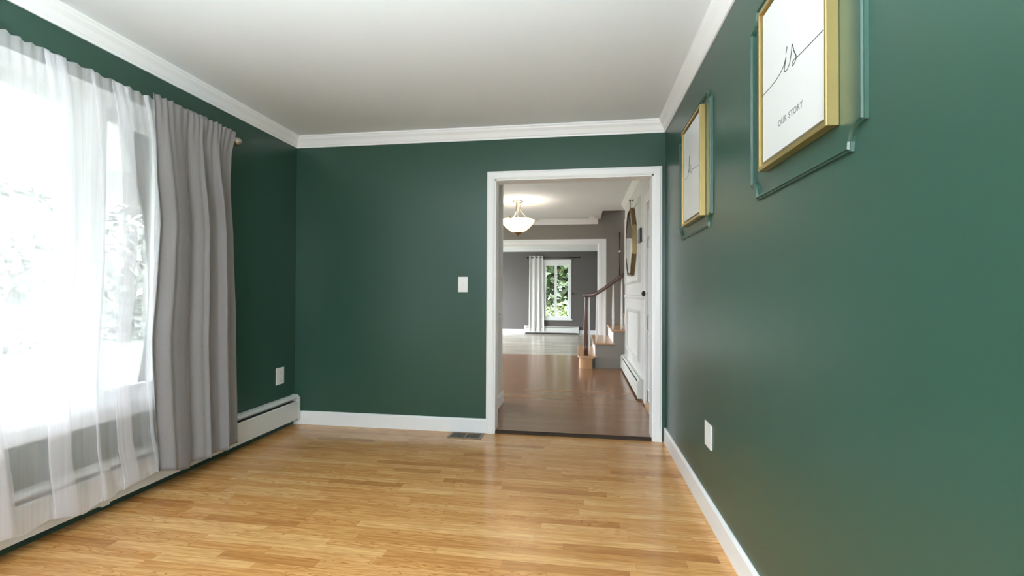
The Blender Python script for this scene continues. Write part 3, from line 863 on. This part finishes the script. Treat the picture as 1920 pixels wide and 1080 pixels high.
CHX, CHY = -0.895, 6.6
ch = thing('chandelier', 'lit alabaster bowl chandelier hanging from the hall ceiling', 'chandelier', (CHX, CHY, H))
C0 = (CHX, CHY, 0)
bm = bmesh.new(); add_lathe(bm, [(0.0001, 2.44), (0.075, 2.44), (0.078, 2.432), (0.066, 2.418), (0.03, 2.408), (0.016, 2.400), (0.0001, 2.400)], 28, C0); obj('canopy', bm, NICKEL, ch, smooth=True)
bm = bmesh.new(); add_lathe(bm, [(0.008, 2.402), (0.008, 2.29), (0.012, 2.285), (0.008, 2.28), (0.009, 2.24), (0.016, 2.20), (0.022, 2.17), (0.022, 2.155), (0.0001, 2.155)], 16, C0); obj('stem', bm, NICKEL, ch, smooth=True)
for k in range(3):
    a = math.radians(15+120*k); c_, s_ = math.cos(a), math.sin(a)
    pr = [(0.035, 2.41), (0.040, 2.34), (0.055, 2.285), (0.095, 2.235), (0.150, 2.195), (0.205, 2.168), (0.245, 2.160), (0.275, 2.158), (0.290, 2.170), (0.282, 2.182)]
    bm = bmesh.new(); add_tube(bm, [(CHX+r*c_, CHY+r*s_, z) for r, z in smooth_pts(pr, 4)], 0.0085, 8)
    add_tube(bm, [(CHX+r*c_, CHY+r*s_, z) for r, z in smooth_pts([(0.13, 2.208), (0.115, 2.19), (0.112, 2.165), (0.125, 2.15)], 3)], 0.005, 8)
    obj('arm', bm, NICKEL, ch, smooth=True)
bm = bmesh.new()
bp_ = [(0.240, 2.160), (0.238, 2.150), (0.232, 2.136), (0.205, 2.098), (0.165, 2.055), (0.120, 2.018), (0.075, 1.992), (0.045, 1.982)]
add_lathe(bm, bp_+[(r-0.006, z+0.006) for r, z in bp_[::-1]], 48, C0, closed=True)
obj('bowl', bm, ALABASTER, ch, smooth=True)
bm = bmesh.new(); add_lathe(bm, [(0.0001, 1.990), (0.062, 1.990), (0.072, 1.984), (0.060, 1.972), (0.030, 1.962), (0.014, 1.952), (0.010, 1.944), (0.013, 1.938), (0.0001, 1.928)], 24, C0); obj('finial', bm, BRASS, ch, smooth=True)
ld = bpy.data.lights.new('chandelier_bulb', 'POINT'); ld.energy = 4; ld.color = (0.95, 0.95, 1.0); ld.shadow_soft_size = 0.06
lo = bpy.data.objects.new('chandelier_bulb', ld); COL.objects.link(lo); lo.location = (CHX+0.09, CHY-0.05, 2.12); lo.parent = ch; lo.matrix_parent_inverse = Matrix.Translation(-Vector(ch.location))

bm = bmesh.new(); add_lathe(bm, [(0.0001, H-0.035), (0.05, H-0.033), (0.062, H-0.024), (0.066, H), (0.0001, H)], 24, (0.20, 8.12, 0))
tag(obj('smoke_detector', bm, PLASTIC, None, smooth=True), 'small round white smoke detector on the hall ceiling by the stairwell', 'smoke detector')

wr = thing('wall_rod', 'slim dark upright rod on the stairwell wall with a pale knob', 'rod', (0.672, FY1, 1.83))
bm = bmesh.new(); add_tube(bm, [(0.672, FY1-0.03, 2.19), (0.672, FY1-0.03, 1.40)], 0.011, 8); add_tube(bm, [(0.672, FY1, 2.17), (0.672, FY1-0.03, 2.17)], 0.006, 8); obj('rod', bm, IRON, wr, smooth=True)
bm = bmesh.new(); add_lathe(bm, [(0.0001, 0.02), (0.017, 0.012), (0.022, 0), (0.017, -0.012), (0.0001, -0.02)], 12, (0.672, FY1-0.04, 1.86)); obj('knob', bm, PLASTIC, wr, smooth=True, )

# ------------------------------------------------------------------ staircase
ST_RISE, ST_RUN, ST_N = 0.195, 0.265, 7
SX = -0.02                                    # first riser
st = thing('staircase', 'wooden stairs with white risers climbing right beyond the hall', 'stairs', (0.5, 7.6, FZ)); st['kind'] = 'structure'
for k in range(1, ST_N+1):
    zt = ST_RISE*k
    xr = SX+(k-1)*ST_RUN+(0.0 if k == 1 else -0.035)
    xe = SX+k*ST_RUN-0.035
    # tread with rounded nosing on the front and the open side
    bm = bmesh.new(); add_box(bm, xr-0.025, xe+0.03, SY0-0.03+0.0, FY1-0.002, zt-0.026, zt)
    obj('tread', bm, OAKTRIM, st, bevel=0.009)
    if k > 1:
        obj('riser', box_bm(xr, xr+0.018, SY0+0.002, FY1-0.002, zt-ST_RISE, zt-0.026), WHITE, st)
# rounded starting step
bm = bmesh.new()
pts = []
for i in range(13):
    a = math.pi+math.pi*i/12*0.5
    pts.append((0.075+0.095*math.cos(a), 7.02+0.10*math.sin(a)))
pts += [(0.170, 6.93), (0.172, 7.02), (0.18, FY1-0.01), (-0.02, FY1-0.01)]
A = [bm.verts.new((x, y, FZ)) for x, y in pts]; B = [bm.verts.new((x, y, ST_RISE-0.026)) for x, y in pts]
n = len(pts)
for i in range(n): bm.faces.new((A[i], A[(i+1) % n], B[(i+1) % n], B[i]))
bm.faces.new(A[::-1]); bm.faces.new(B)
obj('starting_step', bm, OAKTRIM, st)
bm = bmesh.new()
pts2 = [(0.075+(x-0.075)*1.2, 7.02+(y-7.02)*1.22 if y < 7.02 else y) for x, y in pts[:15]]+[(0.23, 7.05), (-0.04, 7.05)]
A = [bm.verts.new((x, y, ST_RISE-0.026)) for x, y in pts2]; B = [bm.verts.new((x, y, ST_RISE+0.001)) for x, y in pts2]
n = len(pts2)
for i in range(n): bm.faces.new((A[i], A[(i+1) % n], B[(i+1) % n], B[i]))
bm.faces.new(A[::-1]); bm.faces.new(B)
obj('nosing', bm, OAKTRIM, st, bevel=0.006)
# closed grey side below the treads
bm = bmesh.new()
poly = [(0.18, FZ)]
for k in range(2, ST_N+1):
    x = SX+(k-1)*ST_RUN-0.03
    poly += [(x, ST_RISE*(k-1)-0.027), (x, ST_RISE*k-0.027)]
xe = SX+ST_N*ST_RUN-0.03
poly += [(xe, ST_RISE*ST_N-0.027), (xe, FZ)]
poly[0] = (poly[1][0], FZ)
poly = [poly[0]]+poly[2:]
A = [bm.verts.new((x, SY0-0.004, z)) for x, z in poly]; B = [bm.verts.new((x, SY0+0.010, z)) for x, z in poly]
n = len(poly)
for i in range(n): bm.faces.new((A[i], A[(i+1) % n], B[(i+1) % n], B[i]))
bm.faces.new(A[::-1]); bm.faces.new(B)
obj('side_panel', bm, GREY, st)

RY = 7.06
rl = thing('stair_railing', 'mahogany handrail and newel with white balusters on the stairs', 'railing', (0.075, RY, ST_RISE))
bm = bmesh.new(); add_lathe(bm, [(0.0001, 0.196), (0.031, 0.196), (0.031, 0.30), (0.033, 0.31), (0.029, 0.32), (0.0315, 0.36), (0.031, 0.48), (0.027, 0.65), (0.022, 0.82), (0.017, 0.98), (0.0165, 1.02), (0.021, 1.035), (0.017, 1.045), (0.026, 1.065), (0.018, 1.075), (0.0001, 1.075)], 20, (0.075, RY, 0)); obj('newel', bm, MAHOG, rl, smooth=True)
rail_pts = smooth_pts([(0.035, 1.092), (0.085, 1.092), (0.15, 1.093), (0.20, 1.105), (0.27, 1.145), (0.36, 1.205), (0.62, 1.395), (0.66, 1.424), (1.6, 2.11)], 5)
bm = bmesh.new()
sec = [(-0.026, -0.020), (-0.018, -0.026), (0.018, -0.026), (0.026, -0.020), (0.022, -0.006), (0.029, 0.004), (0.029, 0.016), (0.018, 0.026), (-0.018, 0.026), (-0.029, 0.016), (-0.029, 0.004), (-0.022, -0.006)]
rings = []
for i, (x, z) in enumerate(rail_pts):
    a = rail_pts[max(i-1, 0)]; b = rail_pts[min(i+1, len(rail_pts)-1)]
    d = Vector((b[0]-a[0], b[1]-a[1])).normalized(); nn = Vector((-d.y, d.x))
    rings.append([bm.verts.new((x+nn.x*q, RY+p, z+nn.y*q)) for p, q in sec])
for i in range(len(rings)-1):
    for k in range(len(sec)): bm.faces.new((rings[i][k], rings[i][(k+1) % len(sec)], rings[i+1][(k+1) % len(sec)], rings[i+1][k]))
bm.faces.new(rings[0][::-1]); bm.faces.new(rings[-1])
obj('handrail', bm, MAHOG, rl, smooth=False, bevel=0.003)


def rail_z(x):
    for (x0, z0), (x1, z1) in zip(rail_pts, rail_pts[1:]):
        if x0 <= x <= x1: return lerp(z0, z1, (x-x0)/(x1-x0))
    return rail_pts[0][1]


for x in (0.125, 0.235, 0.355, 0.475, 0.600):
    k = max(1, int((x-(SX-0.06))/ST_RUN)+1)
    zb = ST_RISE*k; zt = rail_z(x)-0.024
    bm = bmesh.new(); hgt = zt-zb
    add_lathe(bm, [(0.0001, zb), (0.016, zb), (0.016, zb+0.10), (0.0175, zb+0.11), (0.014, zb+0.125), (0.0165, zb+0.17), (0.014, zb+0.45*hgt), (0.010, zb+hgt*0.85), (0.009, zt), (0.0001, zt)], 12, (x, RY, 0))
    obj('baluster', bm, WHITE, rl, smooth=True)

# ------------------------------------------------------------------ living room
LY0, LY1, LXL, LXR = FY1+0.14, 12.7, -4.0, 2.4
bm = bmesh.new(); add_box(bm, LXL, LXR, LY0, LY1, -0.1, FZ); add_box(bm, OX0, OX1, FY1, LY0, -0.1, FZ)
struct('floor_living', bm, PALEFLOOR, 'pale shining wood floor of the living room', 'floor')
VX0, VX1, VZ0, VZ1 = -1.03, -0.255, 0.405, 2.035
bm = bmesh.new()
add_box(bm, LXL-0.15, VX0, LY1, LY1+0.15, 0, H); add_box(bm, VX1, LXR+0.12, LY1, LY1+0.15, 0, H); add_box(bm, VX0, VX1, LY1, LY1+0.15, 0, VZ0); add_box(bm, VX0, VX1, LY1, LY1+0.15, VZ1, H)
struct('wall_living_far', bm, GREY2, 'grey far wall of the living room with the garden window', 'wall')
bm = bmesh.new(); LW = (9.1, 12.1, 0.4, 2.2)  # LW: unseen opening added to bring more daylight into the living room
add_box(bm, LXL-0.15, LXL, LY0, LW[0], 0, H); add_box(bm, LXL-0.15, LXL, LW[1], LY1, 0, H); add_box(bm, LXL-0.15, LXL, LW[0], LW[1], 0, LW[2]); add_box(bm, LXL-0.15, LXL, LW[0], LW[1], LW[3], H)
struct('wall_living_left', bm, GREY2, 'hidden left wall of the living room with an added daylight opening', 'wall')
struct('wall_living_right', box_bm(LXR, LXR+0.12, LY0, LY1, 0, H), GREY2, 'grey right wall of the living room', 'wall')
struct('ceiling_living', box_bm(LXL-0.15, LXR+0.12, LY0, LY1+0.15, H, H+0.1), CEIL, 'white living room ceiling', 'ceiling')
crl = [(0, -0.18), (0.012, -0.18), (0.014, -0.10), (0.03, -0.09), (0.06, -0.05), (0.09, -0.02), (0.10, 0), (0, 0)]
bm = bmesh.new(); add_prism(bm, crl, lambda p, q, t: (t, LY1-p, H+q), LXL, LXR)
struct('trim_19', bm, WHITE, 'deep white crown moulding on the far living room wall', 'crown moulding')
for nm, a, b in (('baseboard_living', LXL, -1.51), ('baseboard_living_right', -0.03, LXR)):
    bm = bmesh.new(); add_prism(bm, bbp, lambda p, q, t: (t, LY1-p, FZ+q), a, b)
    struct(nm, bm, WHITE, 'white baseboard %s of the living room heater' % ('left' if a < -2 else 'right'), 'baseboard')
bm = bmesh.new()
wy0, wy1 = LY1-0.02, LY1+0.12
for a in ((VX0, VX0+0.055), (VX1-0.055, VX1)): add_box(bm, a[0], a[1], wy0, wy1, VZ0, VZ1)
add_box(bm, VX0+0.055, VX1-0.055, wy0, wy1, VZ1-0.13, VZ1); add_box(bm, VX0+0.055, VX1-0.055, wy0, wy1, VZ0, VZ0+0.06)
add_box(bm, VX0-0.03, VX1+0.03, wy0-0.03, wy0, VZ0-0.01, VZ0+0.02)
w2 = struct('window_2', bm, WHITE, 'white framed living room window showing green leaves', 'window')
MXm = -0.68
for a, b in ((VX0+0.055, MXm), (MXm, VX1-0.055)):
    bm = bmesh.new()
    z0, z1, w = VZ0+0.06, VZ1-0.13, 0.032
    add_box(bm, a, a+w, LY1+0.02, LY1+0.06, z0, z1); add_box(bm, b-w, b, LY1+0.02, LY1+0.06, z0, z1); add_box(bm, a+w, b-w, LY1+0.02, LY1+0.06, z0, z0+w); add_box(bm, a+w, b-w, LY1+0.02, LY1+0.06, z1-w, z1)
    s = obj('sash', bm, WHITE, w2)
    obj('glass', box_bm(a+w, b-w, LY1+0.037, LY1+0.043, z0+w, z1-w), PANE, s)
# rod, curtain, holdback
lr = thing('curtain_rod', 'dark curtain rod over the living room window', 'curtain rod', (-0.74, LY1, 2.09))
bm = bmesh.new(); add_tube(bm, [(-1.42, LY1-0.07, 2.09), (-0.06, LY1-0.07, 2.09)], 0.012, 10); obj('rod', bm, IRON, lr, smooth=True)
for x in (-1.44, -0.045):
    bm = bmesh.new(); bmesh.ops.create_icosphere(bm, subdivisions=2, radius=0.026, matrix=Matrix.Translation((x, LY1-0.07, 2.09))); obj('finial', bm, IRON, lr, smooth=True)
for x in (-1.40, -0.15):
    bm = bmesh.new(); add_tube(bm, [(x, LY1, 2.06), (x, LY1-0.05, 2.06), (x, LY1-0.07, 2.078)], 0.008, 8); obj('bracket', bm, IRON, lr)
bm = bmesh.new()
nu, nv = 90, 24
grid = []
for j in range(nv+1):
    t = j/nv; z = lerp(2.135, 0.10, t); row = []
    for i in range(nu+1):
        s = i/nu
        x = lerp(lerp(-1.39, -1.40, t), lerp(-1.015, -0.985, t), s); y = LY1-0.07-0.033*math.sin(6.28*3.0*s+0.6+0.3*t)-0.012*t
        row.append(bm.verts.new((x+0.008*math.cos(6.28*3*s)*t, y, z)))
    grid.append(row)
for j in range(nv):
    for i in range(nu): bm.faces.new((grid[j][i], grid[j][i+1], grid[j+1][i+1], grid[j+1][i]))
lc = obj('white_curtain', bm, CURTW, None, smooth=True)
tag(lc, 'white grommet curtain hanging left of the living room window', 'curtain')
for i in range(6):
    s = (math.pi*i-0.6)/(6.28*3.0)+0.0
    if 0.02 < s < 0.98:
        bm = bmesh.new()
        xg = lerp(-1.39, -1.015, s)
        ring = [(xg+0.004, LY1-0.07+0.022*math.cos(a*math.pi/6), 2.09+0.022*math.sin(a*math.pi/6)) for a in range(13)]
        add_tube(bm, ring, 0.005, 6, caps=False); obj('grommet', bm, IRON, lc, smooth=True)
hb = thing('curtain_holdback', 'small dark curtain holdback right of the living room window', 'holdback', (-0.19, LY1, 1.11))
bm = bmesh.new(); add_tube(bm, [(-0.21, LY1, 1.11), (-0.21, LY1-0.08, 1.11), (-0.16, LY1-0.10, 1.11), (-0.11, LY1-0.09, 1.11)], 0.010, 8); obj('hook', bm, IRON, hb, smooth=True)
bm = bmesh.new(); add_box(bm, -0.24, -0.18, LY1-0.008, LY1, 1.08, 1.14); obj('mounting_plate', bm, IRON, hb, bevel=0.003)
baseboard_heater('baseboard_heater', 'white baseboard heater under the living room window', 'x', LY1, -1, -1.50, -0.05, FZ+0.04, 0.235, depth=0.075)

# ------------------------------------------------------------------ outdoors


def leafy(name, label, c, rx, ry, rz, n, m, seed, size=0.12, trunk=None, core=False):
    rnd = random.Random(seed)
    t = thing(name, label, 'tree' if trunk else 'shrub', (c[0], c[1], -0.35))
    bm = bmesh.new()
    for i in range(n):
        while True:
            u = Vector((rnd.uniform(-1, 1), rnd.uniform(-1, 1), rnd.uniform(-1, 1)))
            if 0.45 < u.length < 1: break
        k = 1+0.18*math.sin(u.x*7+seed)*math.cos(u.z*6)
        p = Vector((c[0]+u.x*rx*k, c[1]+u.y*ry*k, c[2]+u.z*rz*k))
        R = Matrix.Rotation(rnd.uniform(0, 6.28), 3, 'Z') @ Matrix.Rotation(rnd.uniform(-1.2, 1.2), 3, 'X') @ Matrix.Rotation(rnd.uniform(0, 6.28), 3, 'Y')
        s = size*rnd.uniform(0.6, 1.3)
        vs_ = [bm.verts.new(p + R @ Vector(q)*s) for q in ((-0.5, 0, 0), (-0.1, 0.28, 0.05), (0.5, 0, 0), (-0.1, -0.28, 0.05))]
        bm.faces.new(vs_)
    obj('foliage', bm, m, t)
    if core:
        bm = bmesh.new(); bmesh.ops.create_icosphere(bm, subdivisions=5, radius=1.0)
        for v in bm.verts:
            d = 0.86+0.05*math.sin(v.co.x*31+seed)*math.sin(v.co.y*43)*math.cos(v.co.z*17)+rnd.uniform(-0.02, 0.02)
            v.co = Vector((c[0]+v.co.x*rx*d, c[1]+v.co.y*ry*d, c[2]+v.co.z*rz*d))
        obj('inner_foliage', bm, m, t, smooth=True)
    if trunk:
        bm = bmesh.new(); add_tube(bm, [(c[0], c[1], -0.35), (c[0]+0.05, c[1], c[2]*0.5), (c[0], c[1]+0.05, c[2]+rz*0.3)], [trunk, trunk*0.8, trunk*0.3], 10); obj('trunk', bm, BARK, t, smooth=True)
    return t


struct('ground', box_bm(-26, 14, -12, 30, -0.55, -0.35), LAWN, 'pale lawn outside the windows', 'ground')
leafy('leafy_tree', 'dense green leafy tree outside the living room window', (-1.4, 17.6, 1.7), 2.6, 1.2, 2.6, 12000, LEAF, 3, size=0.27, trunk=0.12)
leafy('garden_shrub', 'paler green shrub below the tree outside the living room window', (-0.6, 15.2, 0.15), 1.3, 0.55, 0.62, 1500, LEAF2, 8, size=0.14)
leafy('backdrop_hedge', 'tall pale hedge added beyond the porch to dim the view through the sheer', (-14.0, 7.0, 1.6), 1.6, 9.0, 2.6, 16000, LEAF3, 9, size=0.40, core=True)  # added hedge, screens off the bright sky behind the sheers
bm = bmesh.new(); add_box(bm, -4.75, XL-0.15, -3.0, 7.0, 2.32, 2.42); add_box(bm, -4.75, -4.62, -3.0, 7.0, 2.02, 2.32)
struct('porch_roof', bm, PORCHW, 'white porch roof outside the left window', 'roof')
struct('porch_floor', box_bm(-4.75, XL-0.15, -3.0, 7.0, -0.35, -0.12), CONCRETE, 'pale concrete porch outside the left window', 'floor')
